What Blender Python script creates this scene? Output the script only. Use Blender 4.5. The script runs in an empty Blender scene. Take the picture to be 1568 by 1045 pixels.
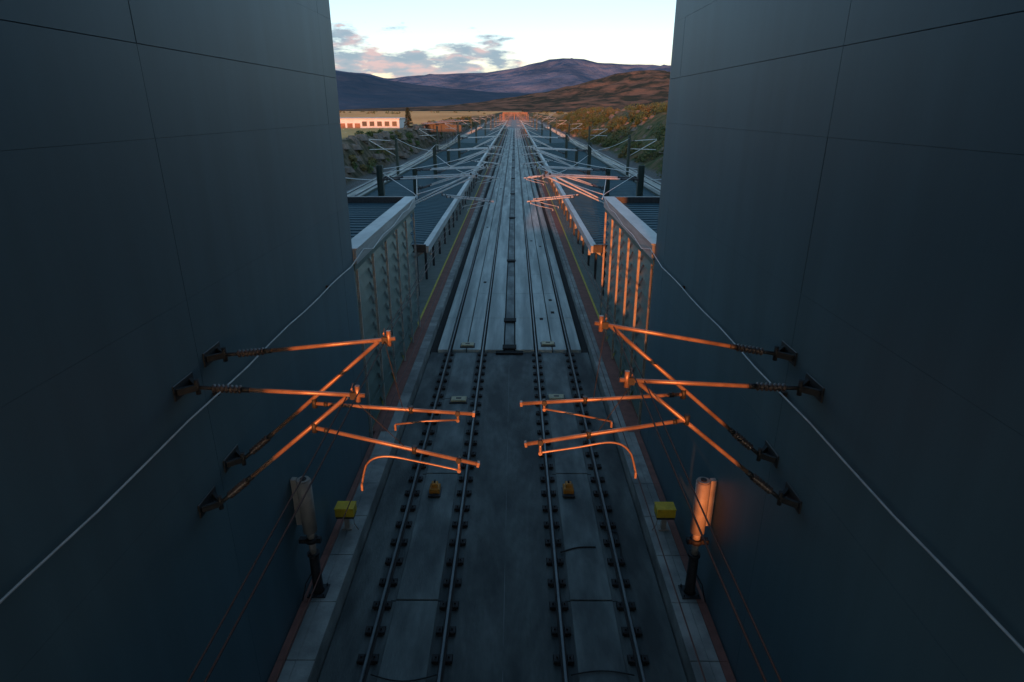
import bpy, math, random
from mathutils import Vector, noise
random.seed(7)
R=math.radians
scene=bpy.context.scene
CX=0.22; CH=10.5; F=940.0; PITCH=math.atan(355/F)
sp,cp=math.sin(PITCH),math.cos(PITCH)

# ---------------------------------------------------------------- materials
def new_mat(name):
    m=bpy.data.materials.new(name); m.use_nodes=True
    nt=m.node_tree; b=nt.nodes['Principled BSDF']
    return m,nt,b
def N(nt,t,**kw):
    n=nt.nodes.new(t)
    for k,v in kw.items(): setattr(n,k,v)
    return n
def mat(name,c1,c2=None,rough=.7,metal=0,scale=3,stretch=(1,1,1),bump=0,bscale=None,bdist=.05,spec=.5,lo=.35,hi=.65,detail=6,emit=None,c3=None,s3=.3,f3=.5,st3=(1,1,1)):
    m,nt,b=new_mat(name)
    c2=c2 or tuple(x*.75 for x in c1)
    tc=N(nt,'ShaderNodeNewGeometry')
    mp=N(nt,'ShaderNodeMapping'); mp.inputs['Scale'].default_value=stretch
    nt.links.new(tc.outputs['Position'],mp.inputs['Vector'])
    no=N(nt,'ShaderNodeTexNoise'); no.inputs['Scale'].default_value=scale; no.inputs['Detail'].default_value=detail; no.inputs['Roughness'].default_value=.6
    nt.links.new(mp.outputs[0],no.inputs['Vector'])
    cr=N(nt,'ShaderNodeValToRGB'); cr.color_ramp.elements[0].position=lo; cr.color_ramp.elements[1].position=hi
    cr.color_ramp.elements[0].color=(*c2,1); cr.color_ramp.elements[1].color=(*c1,1)
    nt.links.new(no.outputs['Fac'],cr.inputs[0])
    out=cr.outputs[0]
    if c3:
        m3=N(nt,'ShaderNodeMapping'); m3.inputs['Scale'].default_value=st3
        nt.links.new(tc.outputs['Position'],m3.inputs['Vector'])
        n3=N(nt,'ShaderNodeTexNoise'); n3.inputs['Scale'].default_value=s3; n3.inputs['Detail'].default_value=5
        nt.links.new(m3.outputs[0],n3.inputs['Vector'])
        r3=N(nt,'ShaderNodeMapRange'); r3.inputs['From Min'].default_value=.42; r3.inputs['From Max'].default_value=.62; r3.inputs['To Max'].default_value=f3
        nt.links.new(n3.outputs['Fac'],r3.inputs['Value'])
        mx=N(nt,'ShaderNodeMix',data_type='RGBA'); mx.inputs['B'].default_value=(*c3,1)
        nt.links.new(r3.outputs[0],mx.inputs['Factor']); nt.links.new(out,mx.inputs['A']); out=mx.outputs['Result']
    nt.links.new(out,b.inputs['Base Color'])
    b.inputs['Roughness'].default_value=rough; b.inputs['Metallic'].default_value=metal
    b.inputs['Specular IOR Level'].default_value=spec
    if bump:
        nb=N(nt,'ShaderNodeTexNoise'); nb.inputs['Scale'].default_value=bscale or scale*4; nb.inputs['Detail'].default_value=6
        nt.links.new(mp.outputs[0],nb.inputs['Vector'])
        bp=N(nt,'ShaderNodeBump'); bp.inputs['Strength'].default_value=bump; bp.inputs['Distance'].default_value=bdist
        nt.links.new(nb.outputs['Fac'],bp.inputs['Height']); nt.links.new(bp.outputs[0],b.inputs['Normal'])
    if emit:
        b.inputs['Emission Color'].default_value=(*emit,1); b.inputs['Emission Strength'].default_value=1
    return m

M={}
M['wall']=mat('wall_panel',(.098,.172,.200),(.082,.146,.172),rough=.5,scale=.5,stretch=(1,1,.3),bump=.04,bscale=.7,spec=.35,c3=(.07,.118,.138),s3=1.2,f3=.35,st3=(1,1.5,.12))
M['seam']=mat('seam_dark',(.02,.026,.028),rough=.9)
M['conc_near']=mat('concrete_near',(.17,.20,.19),(.085,.103,.10),rough=.8,scale=1.3,stretch=(1.6,.5,1),bump=.3,bscale=14,c3=(.04,.05,.05),s3=.8,f3=.85,st3=(1.4,.4,1))
M['conc_strip']=mat('concrete_strip',(.24,.285,.27),(.13,.16,.155),rough=.75,scale=1.1,stretch=(2,.4,1),bump=.25,bscale=18,c3=(.06,.074,.075),s3=1.0,f3=.75,st3=(1.2,.5,1))
M['slab']=mat('concrete_slab',(.62,.68,.63),(.42,.48,.45),rough=.8,scale=.8,stretch=(2.5,.35,1),bump=.15,bscale=12,spec=.3,c3=(.25,.29,.275),s3=.7,f3=.75,st3=(2.4,.15,1))
M['kerb']=mat('kerb_stone',(.40,.42,.39),(.26,.28,.265),rough=.8,scale=2,bump=.2,bscale=20,c3=(.12,.13,.125),s3=.9,f3=.65)
M['red']=mat('red_paving',(.30,.13,.10),(.20,.095,.075),rough=.85,scale=3,bump=.2,bscale=30)
M['tile']=mat('platform_tile',(.19,.23,.21),(.13,.165,.15),rough=.6,scale=1.5)
M['yellow_line']=mat('yellow_line',(.75,.65,.10),(.55,.46,.08),rough=.7,scale=4)
M['dark']=mat('dark_gap',(.022,.024,.023),(.01,.012,.012),rough=.95,scale=8,bump=.4)
M['rail']=mat('rail_head',(.17,.19,.19),(.12,.135,.14),rough=.5,metal=.6,scale=3)
M['rust']=mat('rail_web',(.05,.04,.035),(.03,.026,.024),rough=.8,scale=8)
M['fast']=mat('rail_fastener',(.022,.022,.023),(.013,.013,.014),rough=.7,scale=9,bump=.2)
M['steel']=mat('sun_tinted_tube_steel',(.60,.42,.32),(.34,.23,.17),rough=.42,metal=.4,scale=7,lo=.3,hi=.7,c3=(.12,.085,.065),s3=3.5,f3=.6)  # grey tubes with the low sun's orange put into their base colour
M['dsteel']=mat('dark_steel',(.05,.055,.058),(.03,.034,.036),rough=.55,metal=.3,scale=9)
M['insul']=mat('insulator',(.10,.085,.08),(.06,.05,.048),rough=.35,scale=9)
M['wire']=mat('overhead_wire',(.035,.035,.035),rough=.7)
M['cable']=mat('pale_cable',(.60,.64,.63),(.42,.45,.45),rough=.5,scale=5)
M['grey']=mat('signal_grey',(.38,.34,.29),(.28,.25,.22),rough=.55,scale=4)
M['ybox']=mat('yellow_box',(.80,.55,.03),(.62,.41,.03),rough=.5,scale=5)
M['obox']=mat('orange_device',(.7,.30,.04),(.5,.2,.03),rough=.5,scale=7)
M['beige']=mat('balise_beige',(.58,.54,.33),(.42,.39,.25),rough=.6,scale=7)
M['roof']=mat('canopy_roof',(.038,.090,.108),(.025,.064,.08),rough=.7,scale=.7,stretch=(.3,2,1),spec=.15)
M['fascia']=mat('fascia_pale',(.42,.46,.45),(.28,.31,.31),rough=.5,scale=1.5,stretch=(1,.4,4))
M['glass']=mat('green_glass',(.075,.14,.125),(.05,.10,.09),rough=.3,scale=.9,spec=.6)
M['slat']=mat('green_slat',(.105,.175,.158),(.07,.125,.112),rough=.5,scale=2,metal=.2)
M['green_fence']=mat('green_fence',(.028,.06,.05),(.018,.042,.036),rough=.6,scale=2)
M['gravel']=mat('ballast',(.30,.31,.29),(.14,.15,.14),rough=.95,scale=9,bump=.6,bscale=25)
M['white']=mat('white_render',(.66,.68,.68),(.54,.56,.56),rough=.8,scale=.6)
M['window']=mat('window_glass',(.03,.04,.05),rough=.15,scale=1)
M['brown']=mat('warm_brick',(.30,.17,.10),(.2,.11,.07),rough=.85,scale=.7)
M['leaf']=mat('shrub_leaf',(.07,.12,.03),(.028,.06,.018),rough=.8,scale=1.2,c3=(.15,.10,.035),s3=.25,f3=.7)
M['pine']=mat('pine_leaf',(.02,.04,.018),(.01,.022,.012),rough=.85,scale=2)
M['bark']=mat('bark',(.08,.055,.035),rough=.9,scale=8)
M['rock']=mat('rock',(.20,.165,.13),(.08,.072,.062),rough=.9,scale=1.2,bump=.6)
M['path']=mat('dirt_path',(.6,.42,.26),(.48,.33,.2),rough=.95,scale=.2)
M['conc_blocker']=mat('blocker_concrete',(.13,.14,.14),(.09,.10,.10),rough=.8,scale=1)  # surface of the added, unseen sun blocker

# ---------------------------------------------------------------- mesh builder
class B:
    def __init__(s): s.v=[];s.f=[];s.m=[];s.mats=[];s.sm=[]
    def mi(s,k):
        if k not in s.mats: s.mats.append(k)
        return s.mats.index(k)
    def face(s,pts,k,smooth=False):
        o=len(s.v); s.v+= [tuple(p) for p in pts]; s.f.append(tuple(range(o,o+len(pts)))); s.m.append(s.mi(k)); s.sm.append(smooth)
    def box(s,x0,x1,y0,y1,z0,z1,k,bev=0):
        o=len(s.v)
        if x0>x1:x0,x1=x1,x0
        if y0>y1:y0,y1=y1,y0
        if bev:
            b=bev
            s.v+=[(x0,y0,z0),(x1,y0,z0),(x1,y1,z0),(x0,y1,z0),(x0,y0,z1-b),(x1,y0,z1-b),(x1,y1,z1-b),(x0,y1,z1-b),(x0+b,y0+b,z1),(x1-b,y0+b,z1),(x1-b,y1-b,z1),(x0+b,y1-b,z1)]
            fs=[(0,3,2,1),(8,9,10,11)]+[(i,(i+1)%4,4+(i+1)%4,4+i) for i in range(4)]+[(4+i,4+(i+1)%4,8+(i+1)%4,8+i) for i in range(4)]
        else:
            s.v+=[(x0,y0,z0),(x1,y0,z0),(x1,y1,z0),(x0,y1,z0),(x0,y0,z1),(x1,y0,z1),(x1,y1,z1),(x0,y1,z1)]
            fs=[(0,3,2,1),(4,5,6,7),(0,1,5,4),(1,2,6,5),(2,3,7,6),(3,0,4,7)]
        mi=s.mi(k)
        for f in fs: s.f.append(tuple(o+i for i in f)); s.m.append(mi); s.sm.append(False)
    def obox(s,p,q,w,h,k):
        p=Vector(p);q=Vector(q);d=(q-p).normalized()
        up=Vector((0,0,1)) if abs(d.z)<.95 else Vector((0,1,0))
        a=d.cross(up).normalized()*w/2; b=a.normalized().cross(d)*h/2
        o=len(s.v)
        for c in (p,q):
            for sa,sb in ((-1,-1),(1,-1),(1,1),(-1,1)): s.v.append(tuple(c+a*sa+b*sb))
        mi=s.mi(k)
        for f in [(0,1,2,3),(7,6,5,4),(0,4,5,1),(1,5,6,2),(2,6,7,3),(3,7,4,0)]:
            s.f.append(tuple(o+i for i in f)); s.m.append(mi); s.sm.append(False)
    def tube(s,pts,r,k,n=8,radii=None,caps=True):
        pts=[Vector(p) for p in pts]; mi=s.mi(k); rings=[]
        for i,p in enumerate(pts):
            d=(pts[min(i+1,len(pts)-1)]-pts[max(i-1,0)])
            d.normalize()
            up=Vector((0,0,1)) if abs(d.z)<.9 else Vector((0,1,0))
            a=d.cross(up).normalized(); b=a.cross(d)
            rr=radii[i] if radii else r
            o=len(s.v); rings.append(o)
            for j in range(n):
                t=2*math.pi*j/n; s.v.append(tuple(p+(a*math.cos(t)+b*math.sin(t))*rr))
        for i in range(len(rings)-1):
            for j in range(n):
                s.f.append((rings[i]+j,rings[i]+(j+1)%n,rings[i+1]+(j+1)%n,rings[i+1]+j)); s.m.append(mi); s.sm.append(True)
        if caps:
            s.f.append(tuple(rings[0]+j for j in range(n))[::-1]); s.m.append(mi); s.sm.append(False)
            s.f.append(tuple(rings[-1]+j for j in range(n))); s.m.append(mi); s.sm.append(False)
    def insul(s,p,q,r=.05,k='insul',nr=7):
        p=Vector(p);q=Vector(q);pts=[];rd=[]
        for i in range(nr):
            for u,w in ((0,.55),(.35,1.0),(.55,1.0),(.9,.55)):
                pts.append(p.lerp(q,(i+u)/nr)); rd.append(r*w)
        s.tube(pts,r,k,n=10,radii=rd)
    def done(s,name):
        me=bpy.data.meshes.new(name); me.from_pydata(s.v,[],s.f)
        for k in s.mats: me.materials.append(M[k])
        me.polygons.foreach_set('material_index',s.m); me.polygons.foreach_set('use_smooth',s.sm)
        me.update(); ob=bpy.data.objects.new(name,me); scene.collection.objects.link(ob); return ob

WX=4.38; WEND=17.2; PZ=.55; PE=3.67
# ---------------------------------------------------------------- panel walls
for sx in (-1,1):
    b=B(); we=WEND if sx<0 else 17.9
    ys=[-4.6,0.6,8.25 if sx<0 else 8.6,we-1.1,we]
    zs=[0,2.9,5.6,8.0,10.15,11.25,12.6,14.6,17.5]
    b.box(sx*(WX+.03),sx*(WX+3.2),ys[0]+.02,we-.03,0,17.4,'seam')
    for i in range(len(ys)-1):
        for j in range(len(zs)-1):
            gz=.005 if zs[j]==11.25 else .0018
            gt=.005 if zs[j+1]==11.25 else .0018
            dx=random.uniform(-.002,.002)
            b.box(sx*(WX+dx),sx*(WX+.029),ys[i]+.006,ys[i+1]-.006,zs[j]+gz,zs[j+1]-gt,'wall')
    for j in range(len(zs)-1):
        b.box(sx*(WX+.04),sx*(WX+3.2),we-.028,we+.002,zs[j]+.004,zs[j+1]-.004,'wall')
    b.done('panel_wall')

# ---------------------------------------------------------------- unseen blocker added behind the viewpoint, slotted to shape the low sun
b=B()
BT=22; TS=10.6
b.box(-70,2.55,-5.6,-4.7,0,5.6,'conc_blocker')
b.box(2.55,2.95,-5.6,-4.7,0,3.25,'conc_blocker')
b.box(2.35,2.95,-5.6,-4.7,5.603,TS,'conc_blocker')
b.box(2.552,2.95,-5.6,-4.7,4.87,5.6,'conc_blocker')
b.box(2.953,70,-5.6,-4.7,0,TS,'conc_blocker')
b.box(-70,-4.38,-5.6,-4.7,5.603,TS,'conc_blocker')
b.box(-70,70,-5.6,-4.7,TS+.003,BT,'conc_blocker')
b.box(-7.6,7.6,-4.697,5.0,17.52,18.1,'conc_blocker')  # unseen overhead deck, added to darken the corridor walls
for yy in (-3,0,3): b.box(-4.3,4.3,yy,yy+.3,16.9,17.5,'conc_blocker')
b.done('sun_slot_blocker')

# ---------------------------------------------------------------- track bed
b=B()
b.box(-3.62,3.62,-4.6,26.3,-.3,0.0,'conc_near')
b.done('track_bed')
b=B()
SL0,SL1=26.3,372
b.box(-PE,PE,SL0,SL1,-.3,0.0,'dark')
strips=[(-3.30,-2.84),(-2.63,-2.01),(-1.96,-1.33),(-1.13,-.28)]
y=SL0
L=4.6
while y<SL1:
    e=min(y+L,SL1)-.035
    for (a,c) in strips:
        b.box(a,c,y,e,0,.14+random.uniform(0,.006),'slab',bev=.012); b.box(-a,-c,y,e,0,.14+random.uniform(0,.006),'slab',bev=.012)
    b.box(-.22,.22,y,e-.02,0,.07,'conc_strip')
    y+=L
for yy in [SL0+.3,30.5]+[44+i*19 for i in range(16)]:
    b.box(-.32,.32,yy-.25,yy+.25,.1,.19,'dark',bev=.01)
random.seed(21)
for i in range(26):
    yy=random.uniform(29,150); xx=random.choice((-2.3,-1.65,-.7,.7,1.65,2.3))
    b.box(xx-.09,xx+.09,yy-.16,yy+.16,.147,.16,'dark')
b.done('concrete_slab_track')

for sx in (-1,1):
    b=B(); tx=sx*1.985
    for rx in (tx-.755,tx+.755):
        b.box(rx-.065,rx+.065,-4.6,26.25,.03,.05,'rust')
        b.box(rx-.012,rx+.012,-4.6,700,.05,.13,'rust')
        b.box(rx-.032,rx+.032,-4.6,700,.13,.172,'rail',bev=.008)
        y=-4.3
        while y<26:
            jit=random.uniform(-.03,.03)
            b.box(rx-.17,rx+.17,y-.11,y+.11,.003,.03,'fast',bev=.006)
            for s2 in (-1,1):
                b.box(rx+s2*.075,rx+s2*.21,y-.095+jit*.3,y+.095,.03,.095,'fast',bev=.015)
                b.tube([(rx+s2*.13,y,.07),(rx+s2*.13,y,.14)],.02,'fast',n=6)
            y+=.72
    yy=-4.6
    while yy<26.2:
        e=min(yy+5.2,26.2)
        b.box(tx-.48,tx+.48,yy+.02,e-.02,.003,.035,'conc_strip',bev=.01)
        b.box(tx-.6,tx+.6,e-.012,e+.012,.0,.006,'dark')
        yy+=5.2
    b.done('railway_track')
b=B()
for i in range(9):
    b.box(-.007,.007,-4.6+i*3.45,-4.6+i*3.45+3.4,.0,.005,'conc_strip')
b.box(-.62,.62,26.0,26.25,.003,.10,'dark')
b.done('expansion_joint')
b=B()
def droop(p,q,s,n=10):
    return [Vector(p).lerp(Vector(q),i/n)+Vector((0,math.sin(i/n*math.pi)*s,0)) for i in range(n+1)]
b.tube(droop((-2.6,9.0,.06),(-1.3,9.0,.06),-.15),.014,'fast',n=5)
b.tube(droop((1.35,9.0,.06),(2.6,9.0,.06),.1),.014,'fast',n=5)
b.tube(droop((2.9,12.2,.03),(2.95,13.4,.03),0)+[(2.6,13.5,.05)],.02,'fast',n=5)
b.tube(droop((1.4,12.6,.05),(2.3,12.8,.05),.08),.02,'fast',n=5)
b.done('ground_cable')

# ---------------------------------------------------------------- platforms
for sx in (-1,1):
    b=B()
    b.box(sx*PE,sx*4.35,-4.6,SL1,-.2,PZ-.1,'kerb')
    y=-4.6
    while y<SL1:
        l=1.5 if y<60 else 6
        b.box(sx*(PE-.05),sx*3.98,y+.006,y+l-.006,PZ-.1,PZ,'kerb',bev=.008)
        if y>SL0-9.0:
            b.box(sx*3.985,sx*4.5,y+.004,y+l-.004,PZ-.1,PZ-.002,'red')
        else:
            b.box(sx*3.985,sx*4.18,y+.006,y+l-.006,PZ-.1,PZ-.002,'kerb',bev=.008)
            b.box(sx*4.185,sx*4.36,y+.004,y+l-.004,PZ-.1,PZ-.004,'red')
        y+=l
    b.box(sx*4.505,sx*4.60,WEND+.8,SL1,PZ-.1,PZ,'yellow_line')
    y=WEND+.8
    b.box(sx*4.605,sx*12.4,WEND+.8,SL1,-.2,PZ-.012,'tile')
    while y<120:
        b.box(sx*4.61,sx*12.3,y+.01,y+1.19,PZ-.012,PZ-.004,'tile')
        y+=1.2
    b.box(sx*12.4,sx*12.8,WEND+.8,SL1,-.2,PZ,'kerb')
    b.done('railway_platform')

# ---------------------------------------------------------------- entrance halls
for sx in (-1,1):
    b=B(); X=WX+.02; ye=28.4; y0=(WEND if sx<0 else 17.9)+.05; zt=6.75
    b.box(sx*(X+.35),sx*12.2,y0,ye-.3,zt-.35,zt-.22,'roof')
    yy=y0+.3
    while yy<ye-.4:
        b.box(sx*(X+.36),sx*12.2,yy,yy+.04,zt-.22,zt-.195,'roof'); yy+=.55
    b.box(sx*(X-.10),sx*(X+.33),y0,ye,zt-.42,zt,'fascia')
    b.box(sx*(X-.04),sx*(X+.28),y0,ye,zt-.62,zt-.425,'slat')
    b.box(sx*(X-.14),sx*(X+.36),y0,ye+.03,zt+.003,zt+.04,'fascia')
    b.box(sx*(X+.37),sx*12.2,ye-.29,ye,zt-.5,zt+.05,'dsteel')
    n=6
    for i in range(n):
        yp=y0+.25+(ye-y0-.4)*i/(n-1)
        b.box(sx*(X-.05),sx*(X+.03),yp-.026,yp+.026,PZ,zt-.62,'grey' if sx>0 else 'fascia')
    b.box(sx*(X+.22),sx*(X+.26),y0,ye-.1,PZ,zt-.63,'glass')
    z=PZ+.15; i=0
    while z<zt-.9:
        for k in range(n-1):
            ya=y0+.34+(ye-y0-.4)*k/(n-1); yb=y0+.16+(ye-y0-.4)*(k+1)/(n-1)
            b.face([(sx*(X+.04),ya,z),(sx*(X+.04),yb,z),(sx*(X+.18),yb,z+.34),(sx*(X+.18),ya,z+.34)],'slat')
        z+=.46; i+=1
    for k in range(6):
        xa=X+.4+k*1.3
        b.box(sx*xa,sx*(xa+1.22),ye-.25,ye-.2,PZ,zt-.52,'glass')
        b.box(sx*(xa+1.22),sx*(xa+1.3),ye-.28,ye-.15,PZ,zt-.5,'dsteel')
    b.box(sx*(X-.09),sx*(X-.065),y0,ye,PZ+1.05,PZ+1.1,'slat')
    b.done('entrance_hall')

# ---------------------------------------------------------------- canopies
for sx in (-1,1):
    b=B(); y0,y1=28.9,362; xi=3.98; xo=10.3
    b.face([(sx*xi,y0,4.28),(sx*xo,y0,4.75),(sx*xo,y1,4.75),(sx*xi,y1,4.28)],'roof')
    b.face([(sx*xi,y0,4.16),(sx*xo,y0,4.63),(sx*xo,y1,4.63),(sx*xi,y1,4.16)],'dsteel')
    yy=y0; RH=.022
    while yy<y1:
        b.face([(sx*xi,yy,4.28+RH),(sx*xo,yy,4.75+RH),(sx*xo,yy+.05,4.75+RH),(sx*xi,yy+.05,4.28+RH)],'roof')
        b.face([(sx*xi,yy,4.28),(sx*xo,yy,4.75),(sx*xo,yy,4.75+RH),(sx*xi,yy,4.28+RH)],'roof')
        b.face([(sx*xi,yy+.05,4.28),(sx*xo,yy+.05,4.75),(sx*xo,yy+.05,4.75+RH),(sx*xi,yy+.05,4.28+RH)],'roof')
        yy+=.6 if yy<120 else 2.7
    b.box(sx*(xi-.13),sx*(xi-.01),y0-.1,y1,4.10,4.44,'fascia')
    b.box(sx*(xi-.0),sx*(xi+.16),y0-.1,y1,4.37,4.43,'fascia')
    b.box(sx*(xo+.01),sx*(xo+.12),y0-.1,y1,4.6,4.9,'green_fence')
    b.box(sx*xi,sx*xo,y0-.12,y0-.02,4.12,4.5,'dsteel')
    yy=y0+1.2
    while yy<y1:
        b.box(sx*(xi+1.2),sx*(xi+1.34),yy-.07,yy+.07,PZ,4.2,'dsteel')
        b.obox((sx*(xi+1.27),yy,3.3),(sx*(xi-.02),yy,4.08),.07,.1,'fascia')
        b.box(sx*(xi-.1),sx*(xi+.02),yy-.06,yy+.06,3.72,4.09,'fascia')
        b.box(sx*9.2,sx*9.35,yy-.07,yy+.07,PZ,4.55,'dsteel')
        yy+=3.6 if yy<150 else 9
    b.done('platform_canopy')

# ---------------------------------------------------------------- overhead line equipment
def cantilever(b,sx,D,xw,zA,zB,tip,reg,steady,r=.031,jog=0,tk='steel'):
    A=Vector((sx*xw,D,zA)); Bq=Vector((sx*xw,D,zB)); T=Vector((sx*tip[0],D+jog,tip[1]))
    for P in (A,Bq):
        b.box(P.x-sx*.02,P.x+sx*.0,D-.22,D+.30,P.z-.11,P.z+.11,'dsteel',bev=.01)
        b.obox(P+Vector((-sx*.02,-.16,0)),P+Vector((-sx*.22,0,0)),.05,.09,'dsteel')
        b.obox(P+Vector((-sx*.02,.22,0)),P+Vector((-sx*.22,0,0)),.05,.09,'dsteel')
        b.tube([P+Vector((-sx*.22,0,-.1)),P+Vector((-sx*.22,0,.12))],.035,'dsteel')
    def arm(P,Q,ext):
        P=P+Vector((-sx*.22,0,0)); d=(Q-P).normalized()
        b.tube([P,P+d*.22],.03,'dsteel')
        b.insul(P+d*.2,P+d*.62,.062)
        b.tube([P+d*.6,P+d*.72],r*1.35,'dsteel')
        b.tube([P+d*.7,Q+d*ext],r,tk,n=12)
    arm(A,T,.16)
    arm(Bq,T+Vector((sx*.12,0,-.05)),.03)
    b.tube([T+Vector((-sx*.06,0,-.1)),T+Vector((-sx*.06,0,.14))],.036,tk)
    b.box(T.x-.045,T.x+.045,T.y-.04,T.y+.04,T.z-.055,T.z+.055,'dsteel',bev=.01)
    b.tube([T+Vector((0,0,.05)),T+Vector((0,-.09,.12)),T+Vector((0,.02,.17))],.012,tk)
    p=Vector((sx*reg[0],D,reg[1])); q=Vector((sx*reg[2],D,reg[3]))
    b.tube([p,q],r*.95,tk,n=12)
    b.tube([p+Vector((0,0,-.07)),p+Vector((0,0,.08))],.042,'dsteel')
    b.tube([p.lerp(q,.06),p.lerp(q,.085)],.042,'dsteel')
    b.obox(p+(q-p)*.985,p+(q-p)*1.0,.072,.072,tk)
    b.tube([T+Vector((0,0,-.08)),p.lerp(q,.55)],.005,'wire',n=5)
    b.tube([p.lerp(q,.6)+Vector((0,0,-.05)),p.lerp(q,.6)+Vector((0,0,.06))],.040,'dsteel')
    st=[Vector((sx*a,D,c)) for a,c in steady]
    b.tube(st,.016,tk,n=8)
    e=st[0]
    t=max(0,min(1,(e.x-p.x)/(q.x-p.x))); on=p.lerp(q,t)
    b.tube([on,e],.02,tk); b.tube([on+Vector((0,-.05,0)),on+Vector((0,.05,0))],.042,'dsteel')
    b.tube([e+Vector((0,-.04,0)),e+Vector((0,.04,0))],.028,tk)
    b.obox(st[-1],st[-1]+Vector((0,0,-.1)),.03,.04,tk)

def curve(pts,n=6):
    P=[Vector((a,0,c)) for a,c in pts]; out=[]
    for i in range(len(P)-1):
        p0=P[max(i-1,0)];p1=P[i];p2=P[i+1];p3=P[min(i+2,len(P)-1)]
        for j in range(n):
            t=j/n; q=.5*((2*p1)+(-p0+p2)*t+(2*p0-5*p1+4*p2-p3)*t*t+(-p0+3*p1-3*p2+p3)*t**3)
            out.append((q.x,q.z))
    out.append((P[-1].x,P[-1].z)); return out

def px(x,y,D):     # metric (X,Z) in the vertical plane Y=D, from survey measurements
    r=(y-522)/F; z=D/(cp-r*sp); dn=r*z
    return ((x-786)/F*z+CX, CH-(z*sp+dn*cp))

DF,DN=8.6,7.7
b=B(); t=px(588,520,DF); a=px(480,618,DF); c=px(726,634,DF)
cantilever(b,-1,DF,WX,7.02,5.2,(-t[0],t[1]),(-a[0],a[1],-c[0],c[1]),[(-u,w) for u,w in [px(700,643,DF),px(650,645,DF),px(604,650,DF)]])
b.done('catenary_cantilever')
b=B(); t=px(540,605,DN); a=px(480,655,DN); c=px(733,711,DN)
st=curve([px(702,720,DN),px(640,707,DN),px(590,699,DN),px(562,709,DN),px(553,742,DN)])
cantilever(b,-1,DN,WX,6.90,5.0,(-t[0],t[1]),(-a[0],a[1],-c[0],c[1]),[(-u,w) for u,w in st])
b.done('catenary_cantilever')
b=B(); t=px(925,497,DF); a=px(1045,603,DF); c=px(795,618,DF)
cantilever(b,1,DF,WX,7.05,5.3,t,(a[0],a[1],c[0],c[1]),[px(832,626,DF),px(880,634,DF),px(935,645,DF)])
b.done('catenary_cantilever')
b=B(); t=px(965,582,DN); a=px(1050,642,DN); c=px(802,680,DN)
st=curve([px(826,693,DN),px(880,685,DN),px(935,677,DN),px(962,690,DN),px(972,722,DN)])
cantilever(b,1,DN,WX,6.90,5.1,t,(a[0],a[1],c[0],c[1]),st)
b.done('catenary_cantilever')

mast_y=[34,58,84]+[84+i*38 for i in range(1,9)]+[430,480,540,600,670]
for yy in mast_y+[46,70]:
    for sx in (-1,1):
        b=B(); far=yy>375
        mx=7.0 if not far else 5.4
        zt=7.7 if yy not in (46,70) else 6.6
        base=PZ if not far else 0
        hw=.16
        b.box(sx*mx-hw,sx*mx-hw+.03,yy-hw,yy+hw,base,zt,'green_fence'); b.box(sx*mx+hw-.03,sx*mx+hw,yy-hw,yy+hw,base,zt,'green_fence')
        b.box(sx*mx-hw+.03,sx*mx+hw-.03,yy-.02,yy+.02,base,zt-.01,'green_fence')
        b.box(sx*mx-.3,sx*mx+.3,yy-.3,yy+.3,base,base+.25,'kerb')
        for k in range(5): b.obox((sx*mx-hw,yy-hw,5+k*.3),(sx*mx+hw,yy-hw,5.16+k*.3),.02,.04,'green_fence')
        dz=-.6 if yy in (46,70) else 0
        for dd in ((-.45,.45) if yy<120 else (0,)):
            b.box(sx*(mx-hw),sx*(mx-hw-.06),yy-.5,yy+.5,6.95+dz,7.08+dz,'dsteel'); b.box(sx*(mx-hw),sx*(mx-hw-.06),yy-.5,yy+.5,5.05,5.15,'dsteel')
            jt=.35 if dd>0 else 0
            cantilever(b,sx,yy+dd,mx-hw-.06,7.0+dz,5.1,(1.8+jt,7.2+dz),(3.4+jt,6.1,.9+jt,5.85),[(1.1+jt,5.75),(1.6+jt,5.6),(2.3+jt,5.45)],r=.04,tk='cable' if yy<200 else 'steel')
        b.done('catenary_mast')
for yy in [40,78,120,165,215,270,330,400,480]:
    for sx in (-1,1):
        b=B(); mx=14.1
        b.box(sx*mx-.15,sx*mx-.12,yy-.15,yy+.15,0,7.6,'green_fence'); b.box(sx*mx+.12,sx*mx+.15,yy-.15,yy+.15,0,7.6,'green_fence'); b.box(sx*mx-.12,sx*mx+.12,yy-.02,yy+.02,0,7.59,'green_fence')
        b.box(sx*mx-.35,sx*mx+.35,yy-.35,yy+.35,-.1,.3,'kerb')
        for z0,z1 in ((6.9,7.1),(5.2,7.0),(6.0,5.9)):
            b.tube([(sx*(mx+.15),yy,z0),(sx*(mx+3.3),yy,z1)],.045,'cable')
        b.insul((sx*(mx+.2),yy,6.92),(sx*(mx+.7),yy,6.96),.07)
        b.done('catenary_mast')

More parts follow.
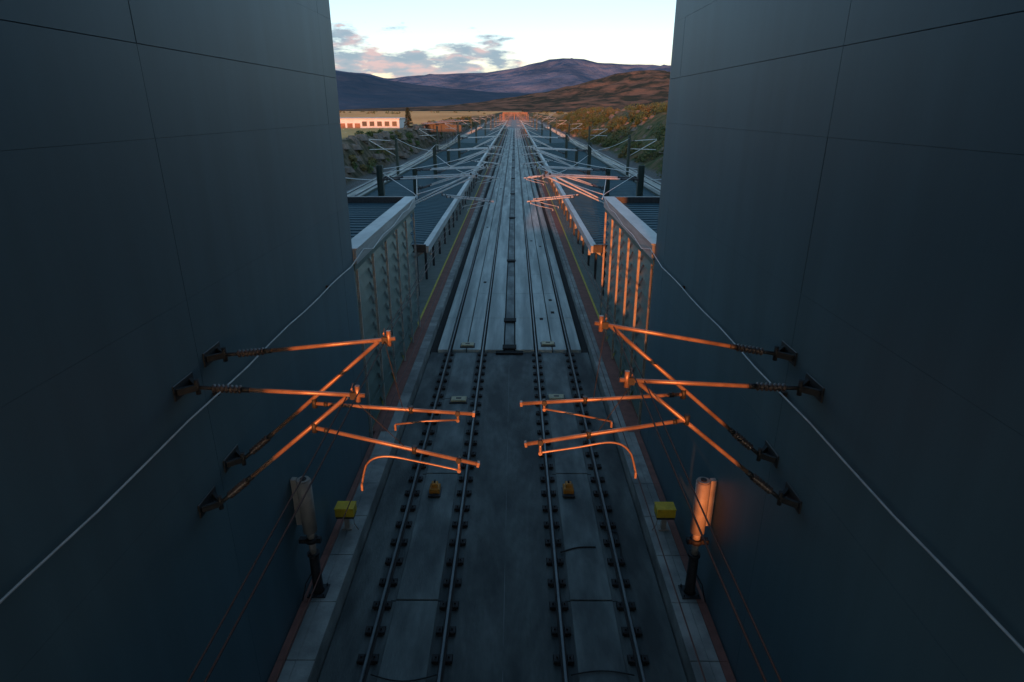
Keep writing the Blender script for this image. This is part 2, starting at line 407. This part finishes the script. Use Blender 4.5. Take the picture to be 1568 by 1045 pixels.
def span(b,x,za,ys,r,sag,k='wire'):
    for i in range(len(ys)-1):
        n=8; pts=[]
        for j in range(n+1):
            t=j/n; pts.append((x,ys[i]+(ys[i+1]-ys[i])*t,za-4*sag*t*(1-t)))
        b.tube(pts,r,k,n=5,caps=False)
for sx in (-1,1):
    b=B()
    q=px(588,520,DF) if sx<0 else px(938,497,DF)
    span(b,q[0],q[1]-.02,[-4.6,DF,34],.009,.12)
    span(b,sx*1.85,7.15,mast_y+[760],.016,.8)
    q=px(530,607,DN) if sx<0 else px(985,582,DN)
    span(b,q[0],q[1],[-4.6,DN,34],.009,.1)
    span(b,sx*2.05,5.42,[-4.6,DF]+mast_y+[760],.008,.03)
    for i in range(len(mast_y)-1):
        if mast_y[i]>200: break
        for k in range(1,5):
            t=k/5; y=mast_y[i]+(mast_y[i+1]-mast_y[i])*t; z=7.15-4*.8*t*(1-t)
            b.tube([(sx*1.85,y,z),(sx*2.05,y,5.42)],.006,'wire',n=4)
    b.done('overhead_wire')
    b=B()
    pts=[(sx*4.27,-4.5+i*1.0,6.46+.02*math.sin(i*1.7)) for i in range(22)]
    pts+=[(sx*4.26,18.0,6.62),(sx*4.2,19.0,6.42),(sx*4.2,20.6,6.55),(sx*4.2,22.5,6.52),(sx*4.2,24.5,6.66),(sx*4.2,26,6.6),(sx*4.22,28.2,6.86),(sx*4.4,28.7,6.9),(sx*6.8,33.8,7.3)]
    b.tube(pts,.014,'cable',n=6)
    for p in pts[1:20:6]:
        b.box(sx*4.29,sx*4.38,p[1]-.03,p[1]+.03,6.4,6.47,'dsteel')
    pts=[(sx*6.9,y0,7.5-.5*math.sin(math.pi*((y0-34)/24%1))) for y0 in range(34,360,3)]
    b.tube(pts,.02,'cable',n=5)
    b.done('return_cable')
    b=B()
    for a,c in (((sx*4.2,28.3,6.9),(sx*1.85,46,6.9)),((sx*6.85,34,7.3),(sx*1.85,58,7.15)),((sx*6.9,58,6.6),(sx*2,40,6.4)),((sx*6.9,34,6.9),(sx*14.1,40,7.3)),((sx*6.9,58,6.9),(sx*14.1,78,7.2)),((sx*14.1,40,7.2),(sx*19,60,7.0)),((sx*6.9,84,7.2),(sx*1.85,100,6.9)),((sx*4.2,28.3,6.7),(sx*6.9,46,6.0)),((sx*6.9,46,6.3),(sx*2.0,70,6.0))):
        A=Vector(a);C=Vector(c)
        b.tube([A.lerp(C,i/8)+Vector((0,0,-.25*math.sin(i/8*math.pi))) for i in range(9)],.022,'cable',n=5)
    b.done('feeder_wire')

# ---------------------------------------------------------------- signal posts by the walls
for sx in (-1,1):
    b=B(); X=sx*4.08; Y=10.7
    b.box(X-.20,X+.20,Y-.2,Y+.2,PZ,PZ+.03,'dsteel',bev=.005)
    for a in (-.15,.15):
        for c in (-.15,.15): b.tube([(X+a,Y+c,PZ+.03),(X+a,Y+c,PZ+.09)],.018,'dsteel',n=6)
    b.tube([(X,Y,PZ+.03),(X,Y,PZ+.1),(X,Y,PZ+1.0)],.1,'fast',n=16,radii=[.13,.11,.10])
    b.tube([(X,Y,PZ+1.0),(X,Y,PZ+1.06)],.13,'fast',n=16)
    b.tube([(X,Y,PZ+1.06),(X,Y,PZ+1.35)],.07,'grey',n=16)
    b.tube([(X,Y,PZ+1.35),(X,Y,PZ+1.45)],.13,'fast',n=16)
    b.box(X+sx*.02,X+sx*.26,Y-.06,Y+.06,PZ+1.33,PZ+1.43,'fast')
    b.box(X-sx*.2,X-sx*.1,Y-.05,Y+.05,PZ+1.33,PZ+1.45,'fast')
    b.tube([(X,Y,PZ+1.45),(X,Y,PZ+1.62)],.08,'grey',n=24)
    b.tube([(X,Y,PZ+1.62),(X,Y,PZ+2.86)],.145,'grey',n=32)
    b.tube([(X,Y,PZ+2.861),(X,Y,PZ+2.89)],.125,'grey',n=24)
    b.tube([(X,Y,PZ+2.89),(X,Y,PZ+2.91)],.06,'fast',n=16)
    b.box(X+sx*.17,X+sx*.28,Y+.02,Y+.14,PZ+1.75,PZ+2.85,'grey')
    b.tube([(X+sx*.1,Y,PZ+.5),(X+sx*.22,Y-.1,PZ+.3),(X+sx*.26,Y-.3,PZ+.02)],.014,'dsteel',n=6)
    b.done('signal_post')

for sx in (-1,1):
    b=B(); X=sx*4.0; Y=12.9
    b.box(X-.06,X+.06,Y-.05,Y+.05,PZ,PZ+.4,'grey')
    b.box(X-.13,X+.13,Y-.1,Y+.1,PZ,PZ+.03,'grey')
    b.box(X-.22,X+.22,Y-.15,Y+.15,PZ+.38,PZ+.44,'dsteel')
    b.box(X-.23,X+.23,Y-.16,Y+.16,PZ+.443,PZ+.66,'ybox',bev=.02)
    b.box(X-.24,X+.24,Y-.175,Y+.175,PZ+.662,PZ+.69,'ybox',bev=.01)
    b.tube([(X-sx*.15,Y,PZ+.38),(X-sx*.2,Y-.05,PZ+.15),(X-sx*.3,Y-.1,PZ+.02)],.015,'grey',n=6)
    b.done('trackside_junction_box')
for X in (-2.08,1.80):
    b=B(); Y=15.2
    b.box(X-.18,X+.18,Y-.22,Y+.22,.035,.07,'dsteel')
    b.box(X-.15,X+.15,Y-.17,Y+.17,.07,.26,'obox',bev=.04)
    b.box(X-.09,X+.09,Y-.1,Y+.1,.262,.38,'obox',bev=.03)
    b.tube([(X,Y,.38),(X,Y,.45)],.03,'dsteel')
    b.box(X-.17,X+.17,Y-.30,Y-.19,.07,.12,'dsteel',bev=.01)
    b.done('axle_counter')
for X,Y in ((-1.9,21.2),(1.85,21.4),(-1.95,26.75),(1.8,26.9)):
    b=B(); z=.036 if Y<26 else .15
    b.box(X-.34,X+.34,Y-.24,Y+.24,z,z+.05,'dsteel',bev=.01)
    b.box(X-.29,X+.29,Y-.19,Y+.19,z+.052,z+.12,'beige',bev=.02)
    b.box(X-.1,X+.1,Y-.05,Y+.05,z+.121,z+.135,'dsteel')
    b.done('track_balise')

# ---------------------------------------------------------------- outer tracks & fences
for sx in (-1,1):
    b=B()
    b.box(sx*14.6,sx*22.4,10,700,-.1,.12,'gravel')
    for tx in (16.6,20.6):
        for d in (-.755,.755):
            b.box(sx*tx+d-.04,sx*tx+d+.04,10,700,.2,.36,'rail')
        y=14
        while y<400:
            b.box(sx*tx-1.3,sx*tx+1.3,y-.13,y+.13,.12,.22,'slab'); y+=.62 if y<150 else 1.24
    b.done('outer_railway_track')
    b=B()
    X=sx*13.1
    y=WEND+1
    while y<372:
        b.box(X-.04,X+.04,y-.04,y+.04,0,2.6,'green_fence')
        b.box(X-.012,X+.012,y+.05,min(y+2.3,372),.6,2.3,'green_fence')
        y+=2.4
    b.box(X-.05,X+.05,WEND+1,372,2.45,2.56,'green_fence'); b.box(X-.05,X+.05,WEND+1,372,.45,.55,'green_fence')
    b.done('platform_fence')

# ---------------------------------------------------------------- terrain
def ss(a,c,x):
    t=max(0,min(1,(x-a)/(c-a))); return t*t*(3-2*t)
def th(x,y):
    far=ss(850,1500,y)
    l=ss(23.5,28.5,-x)*5.6; r=ss(23,39,x)*(9.8-4.6*ss(250,700,y))
    h=l+r; h=h*(1-far)+5.2*far
    slope=ss(23.5,27,abs(x))
    nz=noise.fractal(Vector((x*.13,y*.07,3)),1,2,5)
    h+=slope*nz*1.2*(1 if (x>0 and x<45) else (.9 if x>-29 else .3))
    h+=ss(150,700,abs(x))*noise.fractal(Vector((x*.002,y*.002,1)),1,2,3)*3*(1 if y<1500 else .5)
    return h-.12
def axis(lst):
    out=[]
    for a,c,st in lst:
        v=a
        while v<c-1e-6: out.append(v); v+=st
    out.append(lst[-1][1]); return out
xs=axis([(22,44,.8),(44,60,2),(60,120,6),(120,400,20),(400,1200,80),(1200,9600,600)])
xs=[-v for v in reversed(xs)]+[-10,0,10]+xs
ysl=axis([(-400,-40,60),(-40,300,2.5),(300,700,10),(700,1600,40),(1600,12000,400)])
vs=[(x,y,th(x,y)) for y in ysl for x in xs]; nx=len(xs)
fs=[(j*nx+i,j*nx+i+1,(j+1)*nx+i+1,(j+1)*nx+i) for j in range(len(ysl)-1) for i in range(nx-1)]
me=bpy.data.meshes.new('ground'); me.from_pydata(vs,[],fs); me.polygons.foreach_set('use_smooth',[True]*len(fs))
g=bpy.data.objects.new('ground',me); scene.collection.objects.link(g)
m,nt,bs=new_mat('terrain')
geo=N(nt,'ShaderNodeNewGeometry'); sep=N(nt,'ShaderNodeSeparateXYZ'); nt.links.new(geo.outputs['Position'],sep.inputs[0])
def noise_n(scale,det=6,stretch=None):
    n=N(nt,'ShaderNodeTexNoise'); n.inputs['Scale'].default_value=scale; n.inputs['Detail'].default_value=det
    if stretch:
        mp=N(nt,'ShaderNodeMapping'); mp.inputs['Scale'].default_value=stretch; nt.links.new(geo.outputs['Position'],mp.inputs['Vector']); nt.links.new(mp.outputs[0],n.inputs['Vector'])
    else: nt.links.new(geo.outputs['Position'],n.inputs['Vector'])
    return n
def ramp(src,stops):
    r=N(nt,'ShaderNodeValToRGB'); e=r.color_ramp.elements
    while len(e)<len(stops): e.new(.5)
    for i,(p,c) in enumerate(stops): e[i].position=p; e[i].color=(*c,1)
    nt.links.new(src,r.inputs[0]); return r.outputs[0]
def mrange(src,a,c):
    r=N(nt,'ShaderNodeMapRange'); r.inputs['From Min'].default_value=a; r.inputs['From Max'].default_value=c; nt.links.new(src,r.inputs['Value']); return r.outputs[0]
def mixc(f,a,c):
    x=N(nt,'ShaderNodeMix',data_type='RGBA'); nt.links.new(f,x.inputs['Factor']); nt.links.new(a,x.inputs['A']); nt.links.new(c,x.inputs['B']); return x.outputs['Result']
slopel=ramp(noise_n(.5,8).outputs['Fac'],[(.3,(.035,.04,.022)),(.46,(.08,.07,.042)),(.6,(.16,.125,.085)),(.75,(.06,.05,.04))])
sloper=ramp(noise_n(.35,8).outputs['Fac'],[(.3,(.035,.06,.02)),(.46,(.075,.09,.035)),(.6,(.16,.12,.065)),(.75,(.07,.065,.04))])
slopec=mixc(mrange(sep.outputs['X'],-5,5),slopel,sloper)
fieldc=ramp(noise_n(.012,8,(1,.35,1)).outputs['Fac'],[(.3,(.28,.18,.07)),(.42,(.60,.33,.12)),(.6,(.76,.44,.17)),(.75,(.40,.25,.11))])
grav=ramp(noise_n(6,5).outputs['Fac'],[(.35,(.08,.085,.08)),(.65,(.2,.2,.185))])
c1=mixc(mrange(sep.outputs['Z'],.05,.5),grav,slopec)
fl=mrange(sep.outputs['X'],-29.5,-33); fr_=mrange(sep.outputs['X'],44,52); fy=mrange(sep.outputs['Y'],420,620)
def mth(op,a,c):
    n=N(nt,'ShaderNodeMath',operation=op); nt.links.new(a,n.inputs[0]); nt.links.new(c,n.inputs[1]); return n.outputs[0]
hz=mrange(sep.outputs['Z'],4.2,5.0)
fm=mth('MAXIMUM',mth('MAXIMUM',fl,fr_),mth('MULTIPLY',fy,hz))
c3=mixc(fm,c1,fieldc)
nt.links.new(c3,bs.inputs['Base Color']); bs.inputs['Roughness'].default_value=.95; bs.inputs['Specular IOR Level'].default_value=.1
bp=N(nt,'ShaderNodeBump'); bp.inputs['Strength'].default_value=.9; bp.inputs['Distance'].default_value=.7
nt.links.new(noise_n(1.2,8).outputs['Fac'],bp.inputs['Height']); nt.links.new(bp.outputs[0],bs.inputs['Normal'])
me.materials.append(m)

# ---------------------------------------------------------------- mountains / hills
def elev(y):
    r=(522-y)/F; return (r*cp-sp)/(cp+r*sp)
def ridge(name,Dr,depth,prof,mk,nx=300,ny=48,amp=.12,fr=1.0,seed=0):
    vs=[];fs=[]
    x0,x1=prof[0][0],prof[-1][0]
    for j in range(ny+1):
        v=j/ny
        for i in range(nx+1):
            pxx=x0+(x1-x0)*i/nx
            for k in range(len(prof)-1):
                if prof[k][0]<=pxx<=prof[k+1][0]:
                    a,c=prof[k],prof[k+1]; t=(pxx-a[0])/(c[0]-a[0]); t=t*t*(3-2*t)*.5+t*.5; py=a[1]+(c[1]-a[1])*t; break
            H=Dr*elev(py)+CH
            X=Dr*(pxx-788)/1005
            Y=Dr-depth*(1-v/.75) if v<=.75 else Dr+depth*(v-.75)*1.6
            sh=(v/.75) if v<=.75 else 1-(v-.75)/.25*.8
            q=Vector((X*fr/Dr*14,Y*fr/Dr*14,seed))
            n=noise.ridged_multi_fractal(q,1,2.1,7,1,2)/2-.55
            z=H*(sh**.85)*(1+amp*n*(2.6 if v<.70 else .45))
            vs.append((X,Y,max(z,2) if v>0 else -5))
    for j in range(ny):
        for i in range(nx):
            a=j*(nx+1)+i; fs.append((a,a+1,a+nx+2,a+nx+1))
    me=bpy.data.meshes.new(name); me.from_pydata(vs,[],fs); me.polygons.foreach_set('use_smooth',[True]*len(fs))
    me.materials.append(M[mk]); o=bpy.data.objects.new(name,me); scene.collection.objects.link(o)
M['mtn_far']=mat('mountain_far',(.12,.13,.16),(.035,.05,.07),rough=1,scale=.0022,emit=(.016,.032,.066),spec=0,bump=.9,bscale=.004,bdist=120,detail=10,lo=.4,hi=.6)  # distance haze put in as bluish colour and a faint glow
M['mtn_mid']=mat('mountain_mid',(.030,.042,.058),(.012,.02,.03),rough=1,scale=.003,emit=(.012,.028,.054),spec=0,detail=9,bump=.6,bscale=.006,bdist=60)  # blue airlight painted in through tone and emission
M['hill']=mat('hill_scrub',(.15,.10,.065),(.026,.034,.022),rough=1,scale=.014,emit=(.008,.010,.014),spec=0,detail=10,lo=.42,hi=.58,bump=.6,bscale=.03,bdist=10)  # slight emission stands in for haze over the hills
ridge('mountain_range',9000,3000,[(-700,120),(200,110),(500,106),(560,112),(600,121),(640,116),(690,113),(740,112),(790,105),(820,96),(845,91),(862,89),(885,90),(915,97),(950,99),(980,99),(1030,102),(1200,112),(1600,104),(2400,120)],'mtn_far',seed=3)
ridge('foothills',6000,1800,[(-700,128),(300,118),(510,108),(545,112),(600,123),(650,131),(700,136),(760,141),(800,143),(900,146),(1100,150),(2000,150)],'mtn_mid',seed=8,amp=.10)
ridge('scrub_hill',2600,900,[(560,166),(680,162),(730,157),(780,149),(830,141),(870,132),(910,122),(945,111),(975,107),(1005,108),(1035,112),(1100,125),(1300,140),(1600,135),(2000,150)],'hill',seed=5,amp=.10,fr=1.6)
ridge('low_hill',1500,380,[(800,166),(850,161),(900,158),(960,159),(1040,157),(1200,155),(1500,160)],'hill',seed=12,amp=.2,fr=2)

# ---------------------------------------------------------------- vegetation
def leafclump(b,c,rx,rz,n,k,sz):
    for i in range(n):
        while True:
            p=Vector((random.uniform(-1,1),random.uniform(-1,1),random.uniform(-.3,1)))
            if p.length<1 and p.length>.35: break
        q=Vector((c[0]+p.x*rx,c[1]+p.y*rx,c[2]+p.z*rz))
        a=Vector((random.gauss(0,1),random.gauss(0,1),random.gauss(0,1))).normalized(); d=a.orthogonal().normalized()
        s=sz*random.uniform(.6,1.4)
        b.face([q+a*s,q+d*s*.7,q-a*s,q-d*s*.7],k)
random.seed(11)
b=B()
for i in range(900):
    sx=-1 if random.random()<.25 else 1
    y=random.uniform(55,420)
    x=sx*random.uniform(24.5,46 if sx>0 else 30)
    r=random.uniform(.5,2.0)*(1.2 if sx>0 else .55)
    if noise.noise(Vector((x*.08,y*.03,0)))<-.12: continue
    leafclump(b,(x,y,th(x,y)+r*.2),r,r*.95,int(50+r*45),'leaf',.24)
b.done('bushes')
b=B()
for i in range(260):
    yb=random.choice((560,760,1000,1300)); y=yb+random.uniform(-8,8); x=random.choice((-1,1))*random.uniform(16,380)*(yb/700)
    r=random.uniform(1.0,2.4)
    if noise.noise(Vector((x*.012,yb*.03,4)))<-.02: continue
    leafclump(b,(x,y,th(x,y)+r*.3),r*1.5,r,26,'leaf',.7)
b.done('distant_trees')
b=B()
for i in range(420):
    y=random.uniform(50,330); sx=random.choice((-1,-1,-1,1)); x=sx*random.uniform(24.5,29 if sx<0 else 40)
    r=random.uniform(.3,1.0); z=th(x,y)
    top=[(x+r*math.cos(a)*random.uniform(.6,1),y+r*math.sin(a)*random.uniform(.6,1),z+r*random.uniform(.3,.8)) for a in [k*1.047 for k in range(6)]]
    bot=[(x+1.5*r*math.cos(a),y+1.5*r*math.sin(a),z-.3) for a in [k*1.047 for k in range(6)]]
    for k in range(6): b.face([bot[k],bot[(k+1)%6],top[(k+1)%6],top[k]],'rock')
    b.face(top,'rock')
b.done('rocks')
b=B(); X,Y=-28.5,176; z=th(X,Y)
b.tube([(X,Y,z-.2),(X,Y,z+2),(X,Y,z+5.2)],.15,'bark',radii=[.2,.14,.04])
for l in range(13):
    t=l/12; zz=z+.6+t*4.6; rr=1.5*(1-t)+.15
    for k in range(9):
        a=random.uniform(0,6.28); d=rr*random.uniform(.6,1.1)
        b.tube([(X,Y,zz),(X+d*math.cos(a),Y+d*math.sin(a),zz-.25)],.02,'bark',n=4)
        leafclump(b,(X+d*.7*math.cos(a),Y+d*.7*math.sin(a),zz-.15),.38,.25,12,'pine',.14)
b.done('pine_tree')

# ---------------------------------------------------------------- warehouse & sheds
b=B(); Y=182; z=5.2; x0,x1=-56,-32
b.box(x0,x1,Y,Y+14,z-1.4,z+2.7,'white')
b.box(x0-.2,x1+.2,Y-.2,Y+14.2,z+2.7,z+2.95,'fascia')
xx=x0+1
while xx<x1-1.6:
    if xx> -44: b.box(xx,xx+1.3,Y-.06,Y-.003,z+.9,z+2.1,'window'); b.box(xx-.08,xx+1.38,Y-.09,Y-.062,z+.78,z+.88,'fascia')
    else: b.box(xx,xx+1.5,Y-.06,Y-.003,z-.2,z+1.6,'brown')
    xx+=2.1
b.box(x0+3,x0+6,Y+2,Y+5,z+2.95,z+3.7,'fascia')
b.done('white_warehouse')
b=B(); Y=195
for (xa,xb,dy) in ((-27.5,-15.5,0),(-30,-19,16)):
    b.face([(xa,Y+dy,6.3),(xb,Y+dy,7.3),(xb,Y+dy+7,7.3),(xa,Y+dy+7,6.3)],'white')
    b.face([(xa,Y+dy,6.05),(xb,Y+dy,7.05),(xb,Y+dy,7.3),(xa,Y+dy,6.3)],'dsteel')
    xx=xa+.3
    while xx<xb:
        b.box(xx,xx+.15,Y+dy+.1,Y+dy+.25,th(xx,Y)-.5,6.0+(xx-xa)*1.0/(xb-xa),'dsteel'); xx+=2.4
    b.box(xa+.5,xb-.5,Y+dy+3,Y+dy+3.2,4,6,'dsteel')
b.done('open_shed')
b=B(); pr=None
for i in range(24):
    t=i/23; y=560+t*620; x=26+t*58+6*math.sin(t*5); w=3.2+t*1.5
    p=((x-w,y,th(x-w,y)+.35),(x+w,y,th(x+w,y)+.35))
    if pr: b.face([pr[0],pr[1],p[1],p[0]],'path')
    pr=p
b.done('dirt_road')
b=B(); Y=690
b.box(-12,14,Y,Y+9,6.0,6.7,'brown'); b.box(-12,14,Y-.1,Y+.1,6.7,7.4,'brown')
for xx in (-11.5,0,13.5): b.box(xx-.5,xx+.5,Y+.5,Y+8.5,-.2,6.0,'brown')
for xx in range(-12,14,4): b.box(xx-.15,xx+.15,Y-.25,Y-.1,6.7,7.6,'brown')
b.done('road_bridge')
for Y in (395,470,560):
    b=B()
    for xx in (-8.5,8.5):
        b.box(xx-.2,xx+.2,Y-.2,Y+.2,0,7.6,'brown')
    b.box(-8.5,8.5,Y-.2,Y-.1,6.9,7.0,'brown'); b.box(-8.5,8.5,Y-.2,Y-.1,7.5,7.6,'brown')
    for k in range(17): b.obox((-8.5+k,Y-.15,7 if k%2 else 7.5),(-7.5+k,Y-.15,7.5 if k%2 else 7),.06,.06,'brown')
    for xx in (-6,-2,2,6): b.box(xx-.2,xx+.2,Y-.3,Y-.1,5.8,6.9,'brown')
    b.done('signal_gantry')
b=B(); b.box(-14.5,14.5,372.2,700,-.12,.06,'gravel')
for tx in (-9.5,-5.8,5.8,9.5):
    for d in (-.755,.755): b.box(tx+d-.04,tx+d+.04,374,700,.08,.2,'rail')
b.done('ballast_yard')

# ---------------------------------------------------------------- world / light
w=bpy.data.worlds.new('World'); scene.world=w; w.use_nodes=True; nt=w.node_tree
SE,SA=R(5.0),R(5.0)
bg=nt.nodes['Background']; sky=N(nt,'ShaderNodeTexSky',sky_type='NISHITA'); sky.sun_disc=False; sky.sun_elevation=SE; sky.sun_rotation=math.pi+SA
sky.air_density=1.0; sky.dust_density=1.3; sky.ozone_density=1.9; sky.altitude=900
tc=N(nt,'ShaderNodeTexCoord'); mp=N(nt,'ShaderNodeMapping'); mp.inputs['Scale'].default_value=(1,1,3.6)
sx_=N(nt,'ShaderNodeSeparateXYZ'); nt.links.new(tc.outputs['Generated'],sx_.inputs[0])
tr=ramp(sx_.outputs['Z'],[(0.0,(.98,.72,.80)),(.06,(.96,.76,.82)),(.12,(.95,.84,.87)),(.18,(.97,.95,.96)),(.5,(1.08,1.08,1.04))])
tint=N(nt,'ShaderNodeMix',data_type='RGBA',blend_type='MULTIPLY'); tint.inputs['Factor'].default_value=1
nt.links.new(tr,tint.inputs['B'])
nt.links.new(sky.outputs[0],tint.inputs['A'])
nt.links.new(tc.outputs['Generated'],mp.inputs['Vector'])
n1=N(nt,'ShaderNodeTexNoise'); n1.inputs['Scale'].default_value=15; n1.inputs['Detail'].default_value=9; n1.inputs['Roughness'].default_value=.58
nt.links.new(mp.outputs[0],n1.inputs['Vector'])
zr=ramp(sx_.outputs['Z'],[(0.0,(1,1,1)),(.072,(1,1,1)),(.088,(.72,)*3),(.105,(.72,)*3),(.125,(.0,)*3)])
xr=N(nt,'ShaderNodeMapRange'); xr.inputs['From Min'].default_value=.10; xr.inputs['From Max'].default_value=-.06; xr.inputs['To Min'].default_value=.3; nt.links.new(sx_.outputs['X'],xr.inputs['Value'])
mm=mth('MULTIPLY',zr,xr.outputs[0])
th_=N(nt,'ShaderNodeMapRange'); th_.inputs['To Min'].default_value=-.3; th_.inputs['To Max'].default_value=0.12
nt.links.new(mm,th_.inputs['Value'])
ad=mth('ADD',n1.outputs['Fac'],th_.outputs[0])
cf=N(nt,'ShaderNodeMapRange'); cf.inputs['From Min'].default_value=.49; cf.inputs['From Max'].default_value=.60; cf.inputs['To Max'].default_value=.9; nt.links.new(ad,cf.inputs['Value'])
n2=N(nt,'ShaderNodeTexNoise'); n2.inputs['Scale'].default_value=24; n2.inputs['Detail'].default_value=4; nt.links.new(mp.outputs[0],n2.inputs['Vector'])
cloudc=ramp(n2.outputs['Fac'],[(.40,(.66,.95,1.22)),(.52,(.92,1.08,1.3)),(.64,(1.75,1.25,1.28))])
cm=N(nt,'ShaderNodeMix',data_type='RGBA'); nt.links.new(cloudc,cm.inputs['B'])
nt.links.new(cf.outputs[0],cm.inputs['Factor']); nt.links.new(tint.outputs['Result'],cm.inputs['A'])
nt.links.new(cm.outputs['Result'],bg.inputs['Color']); bg.inputs['Strength'].default_value=.42

ld=bpy.data.lights.new('sun','SUN'); ld.energy=5; ld.angle=R(.5); ld.color=(1,.27,.07)
lo=bpy.data.objects.new('sun',ld); scene.collection.objects.link(lo)
d=Vector((-math.sin(SA)*math.cos(SE),-math.cos(SA)*math.cos(SE),math.sin(SE)))
lo.rotation_euler=d.to_track_quat('Z','Y').to_euler()

# ---------------------------------------------------------------- camera
cd=bpy.data.cameras.new('camera'); cd.sensor_width=36; cd.lens=36*F/1568; cd.clip_end=30000; cd.clip_start=.05
co=bpy.data.objects.new('camera',cd); scene.collection.objects.link(co)
co.location=(CX,0,CH); co.rotation_euler=(R(90)-PITCH,0,R(.22))
scene.camera=co
scene.view_settings.view_transform='Standard'; scene.view_settings.look='None'; scene.view_settings.exposure=0
